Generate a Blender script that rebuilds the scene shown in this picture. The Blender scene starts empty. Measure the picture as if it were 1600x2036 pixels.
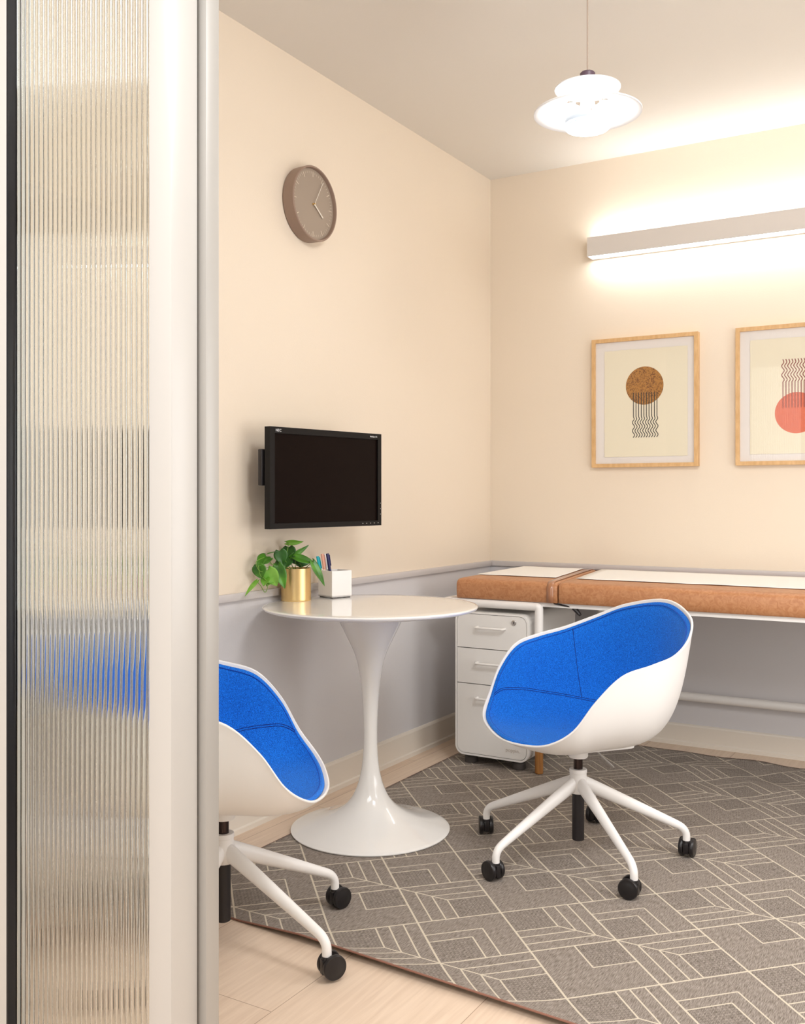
import bpy, bmesh, math, random
from mathutils import Vector, Matrix, noise
random.seed(7)
PI = math.pi
scene = bpy.context.scene

# ------------------------------------------------------------------ camera, world, exposure, large lights
H_CAM = 1.11
YAW = math.atan(1177/1971)                 # camera looks this far left of +Y
cam_d = bpy.data.cameras.new('camera')
cam = bpy.data.objects.new('camera', cam_d)
scene.collection.objects.link(cam)
cam_d.sensor_fit = 'HORIZONTAL'; cam_d.sensor_width = 36.0
cam_d.lens = 36.0*1971/1600
cam_d.shift_y = -33/1600
cam_d.clip_start = 0.05
cam.location = (2.141, -4.435, H_CAM)
cam.rotation_euler = (PI/2, 0, YAW)
scene.camera = cam
scene.view_settings.view_transform = 'Standard'
scene.view_settings.look = 'None'
scene.view_settings.exposure = 0.22
scene.view_settings.gamma = 1.0
scene.view_settings.use_curve_mapping = False
scene.cycles.use_denoising = True
scene.cycles.max_bounces = 10
scene.cycles.caustics_refractive = True

world = bpy.data.worlds.new('world'); scene.world = world
world.use_nodes = True
world.node_tree.nodes['Background'].inputs[0].default_value = (0.97, 0.985, 1.0, 1)
world.node_tree.nodes['Background'].inputs[1].default_value = 0.3

def area_light(name, loc, rot, sx, sy, power, color):
    d = bpy.data.lights.new(name, 'AREA'); d.shape = 'RECTANGLE'
    d.size = sx; d.size_y = sy; d.energy = power; d.color = color
    o = bpy.data.objects.new(name, d); scene.collection.objects.link(o)
    o.location = loc; o.rotation_euler = rot
    return o
# added fill: unseen area lamps, one over the corridor, one high in the room
area_light('corridor_ceiling_fill', (1.4, -4.6, 2.62), (0, 0, 0), 2.2, 1.2, 52, (0.97, 0.985, 1.0))
_aim = (Vector((.75, -1.0, .55))-Vector((2.2, -2.8, 2.5))).to_track_quat('-Z', 'Y').to_euler()
area_light('room_ceiling_fill', (2.2, -2.8, 2.5), _aim, 0.6, 0.6, 25, (0.97, 0.985, 1.0))

area_light('right_wall_fill', (2.80, -1.75, 1.10), (0, PI/2, 0), 1.3, 1.5, 19, (0.97, 0.985, 1.0))  # added soft fill from the unseen right wall, brightens the lower half
area_light('corridor_wall_fill', (1.2, -6.9, 1.5), (PI/2, 0, 0), 2.8, 2.0, 40, (0.97, 0.985, 1.0))  # added fill behind the camera, facing the room
# ------------------------------------------------------------------ node helpers
class V:
    """a socket with arithmetic: every operation adds a Math node"""
    nt = None
    def __init__(s, x): s.x = x
    @staticmethod
    def m(op, a, b=None, c=None):
        n = V.nt.nodes.new('ShaderNodeMath'); n.operation = op
        for i, q in enumerate((a, b, c)):
            if q is None: continue
            if isinstance(q, V): V.nt.links.new(q.x, n.inputs[i])
            else: n.inputs[i].default_value = q
        return V(n.outputs[0])
    def __add__(s, o): return V.m('ADD', s, o)
    def __sub__(s, o): return V.m('SUBTRACT', s, o)
    def __rsub__(s, o): return V.m('SUBTRACT', o, s)
    def __mul__(s, o): return V.m('MULTIPLY', s, o)
    def __lt__(s, o): return V.m('LESS_THAN', s, o)
    def __gt__(s, o): return V.m('GREATER_THAN', s, o)
    def __and__(s, o): return V.m('MULTIPLY', s, o)
    def __or__(s, o): return V.m('MAXIMUM', s, o)
def vabs(a): return V.m('ABSOLUTE', a)

def new_mat(name):
    m = bpy.data.materials.new(name); m.use_nodes = True
    return m, m.node_tree, m.node_tree.nodes['Principled BSDF']
def mat(name, col, rough=0.5, metal=0.0, spec=None, coat=0.0, trans=0.0, ior=None, emis=None, emis_s=0.0, bump=None, var=None, sheen=0.0, stretch=(1, 1, 1)):
    m, nt, b = new_mat(name)
    b.inputs['Base Color'].default_value = (*col, 1)
    b.inputs['Roughness'].default_value = rough
    b.inputs['Metallic'].default_value = metal
    if spec is not None: b.inputs['Specular IOR Level'].default_value = spec
    b.inputs['Coat Weight'].default_value = coat; b.inputs['Coat Roughness'].default_value = 0.05
    b.inputs['Transmission Weight'].default_value = trans
    b.inputs['Sheen Weight'].default_value = sheen
    if ior: b.inputs['IOR'].default_value = ior
    if emis: b.inputs['Emission Color'].default_value = (*emis, 1); b.inputs['Emission Strength'].default_value = emis_s
    if var or bump:
        tc = nt.nodes.new('ShaderNodeTexCoord')
        mp = nt.nodes.new('ShaderNodeMapping'); mp.inputs['Scale'].default_value = stretch
        nt.links.new(tc.outputs['Object'], mp.inputs['Vector'])
    if var:      # (scale, other colour, detail)
        n = nt.nodes.new('ShaderNodeTexNoise'); n.inputs['Scale'].default_value = var[0]; n.inputs['Detail'].default_value = var[2]
        nt.links.new(mp.outputs[0], n.inputs['Vector'])
        r = nt.nodes.new('ShaderNodeValToRGB'); r.color_ramp.elements[0].position = .35; r.color_ramp.elements[1].position = .65
        r.color_ramp.elements[0].color = (*col, 1); r.color_ramp.elements[1].color = (*var[1], 1)
        nt.links.new(n.outputs[0], r.inputs[0]); nt.links.new(r.outputs[0], b.inputs['Base Color'])
    if bump:     # (scale, strength, distance)
        n = nt.nodes.new('ShaderNodeTexNoise'); n.inputs['Scale'].default_value = bump[0]; n.inputs['Detail'].default_value = 3
        nt.links.new(mp.outputs[0], n.inputs['Vector'])
        bp = nt.nodes.new('ShaderNodeBump'); bp.inputs['Strength'].default_value = bump[1]; bp.inputs['Distance'].default_value = bump[2]
        nt.links.new(n.outputs[0], bp.inputs['Height']); nt.links.new(bp.outputs[0], b.inputs['Normal'])
    return m

# ------------------------------------------------------------------ materials
PEACH = (0.80, 0.69, 0.56); GREIGE = (0.69, 0.67, 0.68)
def wall_mat():
    m, nt, b = new_mat('painted_wall')
    V.nt = nt
    tc = nt.nodes.new('ShaderNodeTexCoord'); sp = nt.nodes.new('ShaderNodeSeparateXYZ')
    nt.links.new(tc.outputs['Object'], sp.inputs[0])
    up = V(sp.outputs[2]) > 0.775
    mx = nt.nodes.new('ShaderNodeMix'); mx.data_type = 'RGBA'
    nt.links.new(up.x, mx.inputs[0]); mx.inputs[6].default_value = (*GREIGE, 1); mx.inputs[7].default_value = (*PEACH, 1)
    nt.links.new(mx.outputs[2], b.inputs['Base Color'])
    r = V.m('MULTIPLY_ADD', up, 0.22, 0.33); nt.links.new(r.x, b.inputs['Roughness'])
    n = nt.nodes.new('ShaderNodeTexNoise'); n.inputs['Scale'].default_value = 160; nt.links.new(tc.outputs['Object'], n.inputs['Vector'])
    bp = nt.nodes.new('ShaderNodeBump'); bp.inputs['Strength'].default_value = .12; bp.inputs['Distance'].default_value = .002
    nt.links.new(n.outputs[0], bp.inputs['Height']); nt.links.new(bp.outputs[0], b.inputs['Normal'])
    return m
def floor_mat():
    m, nt, b = new_mat('pale_oak_planks')
    tc = nt.nodes.new('ShaderNodeTexCoord')
    V.nt = nt; sp = nt.nodes.new('ShaderNodeSeparateXYZ'); nt.links.new(tc.outputs['Object'], sp.inputs[0])
    mp = nt.nodes.new('ShaderNodeCombineXYZ')
    nt.links.new((V(sp.outputs[1]) + 10.35).x, mp.inputs[0]); nt.links.new((V(sp.outputs[0]) + (3.72-.063)).x, mp.inputs[1])
    br = nt.nodes.new('ShaderNodeTexBrick'); br.offset = .37
    br.inputs['Scale'].default_value = 1; br.inputs['Mortar Size'].default_value = .0010; br.inputs['Brick Width'].default_value = 1.9; br.inputs['Row Height'].default_value = .372
    br.inputs['Color1'].default_value = (.80, .645, .50, 1); br.inputs['Color2'].default_value = (.75, .585, .45, 1); br.inputs['Mortar'].default_value = (.42, .29, .20, 1)
    nt.links.new(mp.outputs[0], br.inputs['Vector'])
    mp2 = nt.nodes.new('ShaderNodeMapping'); mp2.inputs['Scale'].default_value = (28, 1.6, 1); nt.links.new(tc.outputs['Object'], mp2.inputs[0])
    n = nt.nodes.new('ShaderNodeTexNoise'); n.inputs['Scale'].default_value = 3; n.inputs['Detail'].default_value = 8; n.inputs['Distortion'].default_value = .6
    nt.links.new(mp2.outputs[0], n.inputs['Vector'])
    mx = nt.nodes.new('ShaderNodeMix'); mx.data_type = 'RGBA'; mx.blend_type = 'MULTIPLY'; mx.inputs[0].default_value = .5
    cr = nt.nodes.new('ShaderNodeValToRGB'); cr.color_ramp.elements[0].color = (.80, .74, .70, 1); cr.color_ramp.elements[1].color = (1.06, 1.06, 1.06, 1)
    cr.color_ramp.elements[0].position = .3; cr.color_ramp.elements[1].position = .7
    nt.links.new(n.outputs[0], cr.inputs[0]); nt.links.new(br.outputs[0], mx.inputs[6]); nt.links.new(cr.outputs[0], mx.inputs[7])
    nt.links.new(mx.outputs[2], b.inputs['Base Color'])
    b.inputs['Roughness'].default_value = .45
    return m
def rug_mat():
    m, nt, b = new_mat('woven_rug'); V.nt = nt
    tc = nt.nodes.new('ShaderNodeUVMap')       # flat coordinates of the rug in metres
    sp = nt.nodes.new('ShaderNodeSeparateXYZ'); nt.links.new(tc.outputs[0], sp.inputs[0])
    x, y = V(sp.outputs[0]), V(sp.outputs[1])
    dx = (x - 1.334)*(1/.316); dy = (y + 2.046)*(1/.3345)
    u = (dx + dy)*.5; v = (dx - dy)*.5
    uf = u - V.m('FLOOR', u + .5); vf = v - V.m('FLOOR', v + .5)
    a, bb = vabs(uf), vabs(vf)
    w = .0045
    near = lambda d, k, ww=w: vabs(d - k) < ww
    grid = (a < .0056) | (bb < .0056) | (a > .5-.0056) | (bb > .5-.0056)
    same = (uf*vf) > 0
    ks = (.085, .168, .245)
    fan = (vabs(a - bb) < .0065) & ((a | bb) < .245)
    for k in ks: fan = fan | (near(a, k) & (bb > k)) | (near(bb, k) & (a > k))
    def L(k): return (near(a, k) & (bb < k)) | (near(bb, k) & (a < k))
    L1 = L(.25); L2 = L(.335)
    upq = (uf > 0) & (1 - same)
    opp = (1 - same) & (L1 | (upq & L2))
    line = grid | (same & fan) | opp
    tex = (same & (a > .245) & (bb > .245)) | ((1 - same) & (a < .25) & (bb < .25))
    # streaky weave
    mp = nt.nodes.new('ShaderNodeMapping'); mp.inputs['Scale'].default_value = (620, 46, 1); nt.links.new(tc.outputs[0], mp.inputs[0])
    n = nt.nodes.new('ShaderNodeTexNoise'); n.inputs['Scale'].default_value = 1; n.inputs['Detail'].default_value = 3; nt.links.new(mp.outputs[0], n.inputs[0])
    cr = nt.nodes.new('ShaderNodeValToRGB'); cr.color_ramp.elements[0].color = (.17, .138, .113, 1); cr.color_ramp.elements[1].color = (.40, .345, .30, 1)
    cr.color_ramp.elements[0].position = .33; cr.color_ramp.elements[1].position = .66
    nt.links.new(n.outputs[0], cr.inputs[0])
    # dotted squares and fine cross ribs
    ck = nt.nodes.new('ShaderNodeTexChecker'); ck.inputs['Scale'].default_value = 150
    nt.links.new(tc.outputs[0], ck.inputs[0])
    dots = V(ck.outputs[1]) & tex
    rib = V.m('SINE', y*1300); rib = V.m('MULTIPLY_ADD', rib, .07, .95)
    f1 = (1 - dots*.2)*rib
    mx0 = nt.nodes.new('ShaderNodeVectorMath'); mx0.operation = 'SCALE'
    nt.links.new(cr.outputs[0], mx0.inputs[0]); nt.links.new(f1.x, mx0.inputs['Scale'])
    mx = nt.nodes.new('ShaderNodeMix'); mx.data_type = 'RGBA'
    nt.links.new((line*.92).x, mx.inputs[0]); nt.links.new(mx0.outputs[0], mx.inputs[6]); mx.inputs[7].default_value = (.66, .58, .46, 1)
    nt.links.new(mx.outputs[2], b.inputs['Base Color'])
    b.inputs['Roughness'].default_value = .9; b.inputs['Specular IOR Level'].default_value = .15
    bp = nt.nodes.new('ShaderNodeBump'); bp.inputs['Strength'].default_value = .5; bp.inputs['Distance'].default_value = .001
    hgt = (line*.8) + (V(n.outputs[0])*.6)
    nt.links.new(hgt.x, bp.inputs['Height']); nt.links.new(bp.outputs[0], b.inputs['Normal'])
    return m
def leather_mat():
    m, nt, b = new_mat('tan_leather')
    tc = nt.nodes.new('ShaderNodeTexCoord')
    n = nt.nodes.new('ShaderNodeTexNoise'); n.inputs['Scale'].default_value = 46; n.inputs['Detail'].default_value = 7; n.inputs['Distortion'].default_value = 1.6
    nt.links.new(tc.outputs['Object'], n.inputs[0])
    cr = nt.nodes.new('ShaderNodeValToRGB'); cr.color_ramp.elements[0].position = .36; cr.color_ramp.elements[1].position = .66
    cr.color_ramp.elements[0].color = (.43, .178, .072, 1); cr.color_ramp.elements[1].color = (.54, .258, .12, 1)
    nt.links.new(n.outputs[0], cr.inputs[0]); nt.links.new(cr.outputs[0], b.inputs['Base Color'])
    b.inputs['Roughness'].default_value = .42
    bp = nt.nodes.new('ShaderNodeBump'); bp.inputs['Strength'].default_value = .15; bp.inputs['Distance'].default_value = .002
    nt.links.new(n.outputs[0], bp.inputs['Height']); nt.links.new(bp.outputs[0], b.inputs['Normal'])
    return m
def fabric_mat():
    m, nt, b = new_mat('blue_wool_fabric')
    tc = nt.nodes.new('ShaderNodeTexCoord')
    n = nt.nodes.new('ShaderNodeTexNoise'); n.inputs['Scale'].default_value = 520; n.inputs['Detail'].default_value = 2
    nt.links.new(tc.outputs['Object'], n.inputs[0])
    cr = nt.nodes.new('ShaderNodeValToRGB'); cr.color_ramp.elements[0].position = .36; cr.color_ramp.elements[1].position = .66
    cr.color_ramp.elements[0].color = (.0, .065, .40, 1); cr.color_ramp.elements[1].color = (.008, .235, .90, 1)
    nt.links.new(n.outputs[0], cr.inputs[0]); nt.links.new(cr.outputs[0], b.inputs['Base Color'])
    b.inputs['Roughness'].default_value = .85; b.inputs['Sheen Weight'].default_value = .25; b.inputs['Sheen Tint'].default_value = (.3, .6, 1, 1)
    b.inputs['Specular IOR Level'].default_value = .25
    bp = nt.nodes.new('ShaderNodeBump'); bp.inputs['Strength'].default_value = .3; bp.inputs['Distance'].default_value = .001
    nt.links.new(n.outputs[0], bp.inputs['Height']); nt.links.new(bp.outputs[0], b.inputs['Normal'])
    return m
def pane_mat():
    """thin flat picture glazing: clear, with a faint reflection"""
    m = bpy.data.materials.new('picture_glass'); m.use_nodes = True; nt = m.node_tree; nt.nodes.clear()
    o = nt.nodes.new('ShaderNodeOutputMaterial'); t = nt.nodes.new('ShaderNodeBsdfTransparent'); g = nt.nodes.new('ShaderNodeBsdfGlossy')
    g.inputs['Roughness'].default_value = .02
    mx = nt.nodes.new('ShaderNodeMixShader')
    mx.inputs[0].default_value = .05; nt.links.new(t.outputs[0], mx.inputs[1]); nt.links.new(g.outputs[0], mx.inputs[2]); nt.links.new(mx.outputs[0], o.inputs[0])
    return m
def foil_mat():
    m, nt, b = new_mat('gold_foil')
    tc = nt.nodes.new('ShaderNodeTexCoord')
    vo = nt.nodes.new('ShaderNodeTexNoise'); vo.inputs['Scale'].default_value = 70; vo.inputs['Detail'].default_value = 3; vo.inputs['Distortion'].default_value = 2.5
    nt.links.new(tc.outputs['Object'], vo.inputs[0])
    cr = nt.nodes.new('ShaderNodeValToRGB'); cr.color_ramp.elements[0].position = .40; cr.color_ramp.elements[1].position = .52
    cr.color_ramp.elements[0].color = (.17, .058, .008, 1); cr.color_ramp.elements[1].color = (.43, .19, .032, 1)
    nt.links.new(vo.outputs[0], cr.inputs[0]); nt.links.new(cr.outputs[0], b.inputs['Base Color'])
    b.inputs['Metallic'].default_value = .25; b.inputs['Roughness'].default_value = .5
    return m
def leaf_mat():
    m, nt, b = new_mat('green_leaf')
    oi = nt.nodes.new('ShaderNodeTexCoord')
    n = nt.nodes.new('ShaderNodeTexNoise'); n.inputs['Scale'].default_value = 22; nt.links.new(oi.outputs['Object'], n.inputs[0])
    cr = nt.nodes.new('ShaderNodeValToRGB'); cr.color_ramp.elements[0].position = .35; cr.color_ramp.elements[1].position = .7
    cr.color_ramp.elements[0].color = (.028, .115, .008, 1); cr.color_ramp.elements[1].color = (.10, .31, .022, 1)
    nt.links.new(n.outputs[0], cr.inputs[0]); nt.links.new(cr.outputs[0], b.inputs['Base Color'])
    b.inputs['Roughness'].default_value = .35
    b.inputs['Subsurface Weight'].default_value = 0.0
    return m

M = dict(
    wall=wall_mat(), floor=floor_mat(), rug=rug_mat(), leather=leather_mat(), fabric=fabric_mat(), pane=pane_mat(), foil=foil_mat(), leaf=leaf_mat(),
    ceil=mat('ceiling_paint', (.78, .735, .67), .7, bump=(120, .08, .002)),
    rail=mat('greige_trim_paint', (.60, .56, .55), .35),
    base=mat('cream_trim_paint', (.80, .73, .64), .35),
    outer=mat('corridor_wall_paint', (.70, .66, .60), .6),
    frame=mat('cream_powder_coat', (.61, .585, .55), .32),
    jamb=mat('pale_grey_aluminium', (.45, .43, .40), .40, metal=.1),
    gasket=mat('black_rubber', (.008, .008, .012), .35),
    ribbed=mat('ribbed_glass', (.94, .97, .94), 0.0, trans=1.0, ior=1.5),
    white=mat('white_plastic', (.87, .845, .815), .38),
    gloss=mat('white_gloss_lacquer', (.90, .88, .85), .12, coat=.6),
    coat=mat('white_powder_coat', (.86, .83, .80), .4),
    cab=mat('white_cabinet_enamel', (.82, .795, .76), .42),
    black=mat('black_plastic', (.012, .009, .010), .38),
    wheel=mat('black_wheel', (.010, .008, .009), .33),
    bezel=mat('dark_bezel_plastic', (.007, .0060, .0060), .4, spec=.2),
    screen=mat('dark_screen', (.006, .0025, .002), .3, spec=.08),
    steel=mat('dark_gas_lift_steel', (.05, .035, .033), .22, metal=.9),
    chrome=mat('brushed_chrome', (.62, .60, .58), .25, metal=.9),
    lever=mat('grey_lever_metal', (.50, .48, .46), .4, metal=.5),
    dgrey=mat('dark_grey_castor_plastic', (.075, .065, .06), .5),
    seam=mat('dark_blue_thread', (.0, .02, .19), .9),
    piping=mat('blue_piping_fabric', (.004, .075, .46), .85),
    brass=mat('brushed_brass', (.80, .58, .27), .36, metal=1.0, bump=(60, .15, .0006), stretch=(1, 1, .05)),
    soil=mat('potting_soil', (.02, .012, .008), .95, bump=(200, 1, .004)),
    stem=mat('leaf_stalk', (.16, .30, .04), .5),
    youngleaf=mat('young_green_leaf', (.12, .34, .025), .38, var=(30, (.2, .42, .05), 2)),
    darkleaf=mat('dark_green_leaf', (.018, .085, .010), .38, var=(30, (.035, .14, .015), 2)),
    holder=mat('white_acrylic', (.88, .85, .82), .25),
    oak=mat('oak_leg_wood', (.42, .19, .05), .4, var=(12, (.30, .12, .03), 6), stretch=(12, 12, 1)),
    maple=mat('maple_frame_wood', (.72, .46, .22), .45, var=(7, (.62, .37, .16), 6), stretch=(10, 10, 3)),
    mount=mat('mat_board', (.79, .745, .71), .8),
    sheet=mat('cream_art_paper', (.80, .735, .575), .85, bump=(90, .2, .001)),
    ink=mat('black_ink', (.012, .010, .010), .6),
    redink=mat('dark_red_ink', (.24, .045, .035), .6),
    coral=mat('coral_ink', (.70, .165, .085), .65, var=(80, (.65, .145, .075), 2)),
    clock=mat('taupe_clock_case', (.30, .205, .155), .5),
    dial=mat('taupe_clock_dial', (.335, .265, .205), .6),
    tick=mat('cream_print', (.72, .62, .50), .6),
    hand=mat('pale_clock_hand', (.74, .68, .60), .4),
    paper=mat('white_exam_paper', (.90, .87, .83), .75, bump=(14, .35, .004)),
    strap=mat('brown_strap', (.40, .175, .085), .3, coat=.5),
    shade=mat('white_lamp_enamel', (.88, .88, .88), .4),
    linbox=mat('light_housing_enamel', (.66, .61, .565), .5),
    rimblue=mat('pale_blue_grey_enamel', (.42, .47, .53), .45),
    cap=mat('mauve_lamp_cap', (.10, .06, .085), .4),
    cord=mat('lamp_cord', (.36, .28, .22), .6),
    strut=mat('lamp_strut_metal', (.45, .30, .24), .35, metal=.6),
    bulb=mat('lamp_bulb', (1, 1, 1), .4, emis=(1.0, .96, .90), emis_s=4),
    lens=mat('light_diffuser', (1, 1, 1), .4, emis=(.93, .975, 1.0), emis_s=11),
    text=mat('white_print', (.75, .75, .75), .5),
    teal=mat('turquoise_plastic', (.01, .50, .60), .35),
    peach=mat('pink_plastic', (.85, .42, .30), .35),
    navy=mat('navy_plastic', (.012, .012, .09), .35),
    penwhite=mat('white_pen_plastic', (.86, .84, .82), .3),
    emboss=mat('embossed_enamel', (.62, .55, .49), .5),
    binding=mat('rug_binding', (.28, .13, .09), .9),
)

# ------------------------------------------------------------------ mesh helpers
def link(o): scene.collection.objects.link(o); return o
def props(o, label=None, cat=None, group=None, kind=None):
    if label: o['label'] = label
    if cat: o['category'] = cat
    if group: o['group'] = group
    if kind: o['kind'] = kind
    return o
def thing(name, label, cat, loc=(0, 0, 0), rz=0.0, group=None):
    o = bpy.data.objects.new(name, None); link(o); o.empty_display_size = .05
    o.location = loc; o.rotation_euler = (0, 0, rz)
    return props(o, label, cat, group)
def obj(name, bm, material, parent=None, loc=None, rot=None, smooth=True, angle=32, bevel=0.0, seg=2):
    bmesh.ops.remove_doubles(bm, verts=bm.verts, dist=1e-6)
    bmesh.ops.recalc_face_normals(bm, faces=bm.faces)
    if bevel: 
        es = [e for e in bm.edges if len(e.link_faces) == 2 and e.calc_face_angle(0) > math.radians(40)]
        bmesh.ops.bevel(bm, geom=es, offset=bevel, segments=seg, profile=.5, affect='EDGES', clamp_overlap=True)
    for f in bm.faces: f.smooth = smooth
    for e in bm.edges:
        if len(e.link_faces) == 2 and e.calc_face_angle(0) > math.radians(angle): e.smooth = False
    me = bpy.data.meshes.new(name); bm.to_mesh(me); bm.free()
    me.materials.append(material)
    o = bpy.data.objects.new(name, me); link(o)
    if parent: o.parent = parent
    if loc: o.location = loc
    if rot: o.rotation_euler = rot
    return o
def struct(name, bm, material, **k):
    o = obj(name, bm, material, **k); o['kind'] = 'structure'; return o
def NB(): return bmesh.new()
def box(bm, x0, x1, y0, y1, z0, z1, mtx=None):
    vs = [bm.verts.new((x, y, z)) for z in (z0, z1) for y in (y0, y1) for x in (x0, x1)]
    for q in ((0, 2, 3, 1), (4, 5, 7, 6), (0, 1, 5, 4), (2, 6, 7, 3), (0, 4, 6, 2), (1, 3, 7, 5)):
        bm.faces.new([vs[i] for i in q])
    if mtx: bmesh.ops.transform(bm, matrix=mtx, verts=vs)
    return bm
def B(*a): return box(NB(), *a)
def lathe(bm, prof, seg=64, c=(0, 0), closed=False, skip=None):
    rings = []
    for r, z in prof:
        if r < 1e-6: rings.append([bm.verts.new((c[0], c[1], z))])
        else: rings.append([bm.verts.new((c[0]+r*math.cos(2*PI*i/seg), c[1]+r*math.sin(2*PI*i/seg), z)) for i in range(seg)])
    pairs = list(zip(rings, rings[1:])) + ([(rings[-1], rings[0])] if closed else [])
    for k, (A, Bq) in enumerate(pairs):
        for i in range(seg):
            j = (i+1) % seg
            if skip and skip(k, i): continue
            if len(A) == 1 and len(Bq) == 1: continue
            if len(A) == 1: bm.faces.new((A[0], Bq[j], Bq[i]))
            elif len(Bq) == 1: bm.faces.new((A[i], A[j], Bq[0]))
            else: bm.faces.new((A[i], A[j], Bq[j], Bq[i]))
    return bm
def tube(bm, pts, rad, seg=16, cap=True, closed=False, up=(0, 0, 1), ey=1.0):
    """rad: number or list of (r across, r up) per point"""
    pts = [Vector(p) for p in pts]; n = len(pts); rings = []
    prev = None
    for i, p in enumerate(pts):
        a = pts[i-1] if (i > 0 or closed) else p
        b = pts[(i+1) % n] if (i < n-1 or closed) else p
        t = (b-a).normalized()
        if prev is None:
            u = Vector(up); 
            if abs(u.dot(t)) > .98: u = Vector((1, 0, 0))
        else: u = prev
        side = t.cross(u).normalized(); u = side.cross(t).normalized(); prev = u
        r = rad[i] if isinstance(rad, list) else rad
        ra, rb = r if isinstance(r, (list, tuple)) else (r, r*ey)
        rings.append([bm.verts.new(p + side*ra*math.cos(2*PI*k/seg) + u*rb*math.sin(2*PI*k/seg)) for k in range(seg)])
    pr = list(zip(rings, rings[1:])) + ([(rings[-1], rings[0])] if closed else [])
    for A, Bq in pr:
        for k in range(seg): bm.faces.new((A[k], A[(k+1) % seg], Bq[(k+1) % seg], Bq[k]))
    if cap and not closed:
        bm.faces.new(rings[0][::-1]); bm.faces.new(rings[-1])
    return bm
def round_path(pts, r, n=6):
    """polyline with its inner corners rounded"""
    pts = [Vector(p) for p in pts]; out = [pts[0]]
    for a, b, c in zip(pts, pts[1:], pts[2:]):
        d1 = (a-b).normalized(); d2 = (c-b).normalized()
        p = b+d1*r; q = b+d2*r
        for k in range(n+1):
            t = k/n; out.append(p*(1-t)**2 + b*2*t*(1-t) + q*t*t)
    out.append(pts[-1]); return out
def poly_prism(bm, pts2, z0, z1, mtx=None):
    """closed outline in XY pulled from z0 to z1"""
    lo = [bm.verts.new((x, y, z0)) for x, y in pts2]; hi = [bm.verts.new((x, y, z1)) for x, y in pts2]
    n = len(pts2)
    for i in range(n): bm.faces.new((lo[i], lo[(i+1) % n], hi[(i+1) % n], hi[i]))
    bm.faces.new(lo[::-1]); bm.faces.new(hi)
    if mtx: bmesh.ops.transform(bm, matrix=mtx, verts=lo+hi)
    return bm
def rrect(x0, x1, y0, y1, r, n=8):
    out = []
    for cx, cy, a0 in ((x1-r, y0+r, -90), (x1-r, y1-r, 0), (x0+r, y1-r, 90), (x0+r, y0+r, 180)):
        for k in range(n+1):
            a = math.radians(a0+90*k/n); out.append((cx+r*math.cos(a), cy+r*math.sin(a)))
    return out
XZ = Matrix.Rotation(PI/2, 4, 'X')        # (x,y,z) -> (x,-z,y): outline drawn in XY stands up facing -Y
def text_obj(name, body, size, material, parent, loc, rot, depth=.0004, spacing=1.0):
    cu = bpy.data.curves.new(name, 'FONT'); cu.body = body; cu.size = size; cu.extrude = depth; cu.space_character = spacing
    t = bpy.data.objects.new(name, cu); link(t)
    me = bpy.data.meshes.new_from_object(t.evaluated_get(bpy.context.evaluated_depsgraph_get()))
    bpy.data.objects.remove(t)
    me.materials.clear(); me.materials.append(material)
    o = bpy.data.objects.new(name, me); link(o); o.parent = parent; o.location = loc; o.rotation_euler = rot
    return o
def copy_tree(o, parent=None):
    c = o.copy(); link(c); c.parent = parent
    for ch in list(o.children): copy_tree(ch, c)
    return c

# ------------------------------------------------------------------ the room
CH = 2.67; XR = 2.85; YF = -3.18
struct('floor', B(-2.0, 5.0, -7.0, .12, -.06, 0), M['floor'], smooth=False)
struct('ceiling', B(-2.0, 5.0, -7.0, .12, CH, CH+.08), M['ceil'], smooth=False)
struct('wall_left', B(-.12, 0, -3.30, .12, 0, CH), M['wall'], smooth=False)
struct('wall_back', B(0, XR, 0, .12, 0, CH), M['wall'], smooth=False)
struct('wall_right', B(XR, XR+.12, -3.30, .12, 0, CH), M['wall'], smooth=False)
bm = NB(); box(bm, -2.0, .50, -3.30, -3.12, 0, CH); box(bm, 2.09, 5.0, -3.30, -3.12, 0, CH); box(bm, .50, 2.09, -3.30, -3.12, 2.38, CH)
# the stretch of wall_front behind x<0 lies outside the room: keep it flush with the corridor
struct('wall_front', bm, M['outer'], smooth=False)
bm = NB(); box(bm, -2.0, 5.0, -7.12, -7.0, 0, CH)
struct('wall_corridor', bm, M['outer'], smooth=False)
w2 = bpy.data.objects.new('added_window_2', None); link(w2); w2['kind'] = 'structure'; w2.location = (2.83, -1.75, 1.10)  # unseen window, added to go with the right wall fill
bm = NB()
for a in ((-.80, .80, -.70, -.65), (-.80, .80, .65, .70), (-.80, -.75, -.65, .65), (.75, .80, -.65, .65)): box(bm, -.012, .019, *a)
obj('added_window_frame', bm, M['frame'], w2)
obj('pane', B(.008, .014, -.75, .75, -.65, .65), M['shade'], w2)
w3 = bpy.data.objects.new('added_window_3', None); link(w3); w3['kind'] = 'structure'; w3.location = (1.2, -6.98, 1.5)  # unseen corridor window, added to back the fill behind the camera
bm = NB()
for a in ((-1.5, 1.5, -1.1, -1.0), (-1.5, 1.5, 1.0, 1.1), (-1.5, -1.4, -1.0, 1.0), (1.4, 1.5, -1.0, 1.0)): box(bm, a[0], a[1], -.019, .03, a[2], a[3])
obj('added_window_frame', bm, M['frame'], w3)
obj('pane', B(-1.4, 1.4, -.015, -.010, -1.0, 1.0), M['shade'], w3)
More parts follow.
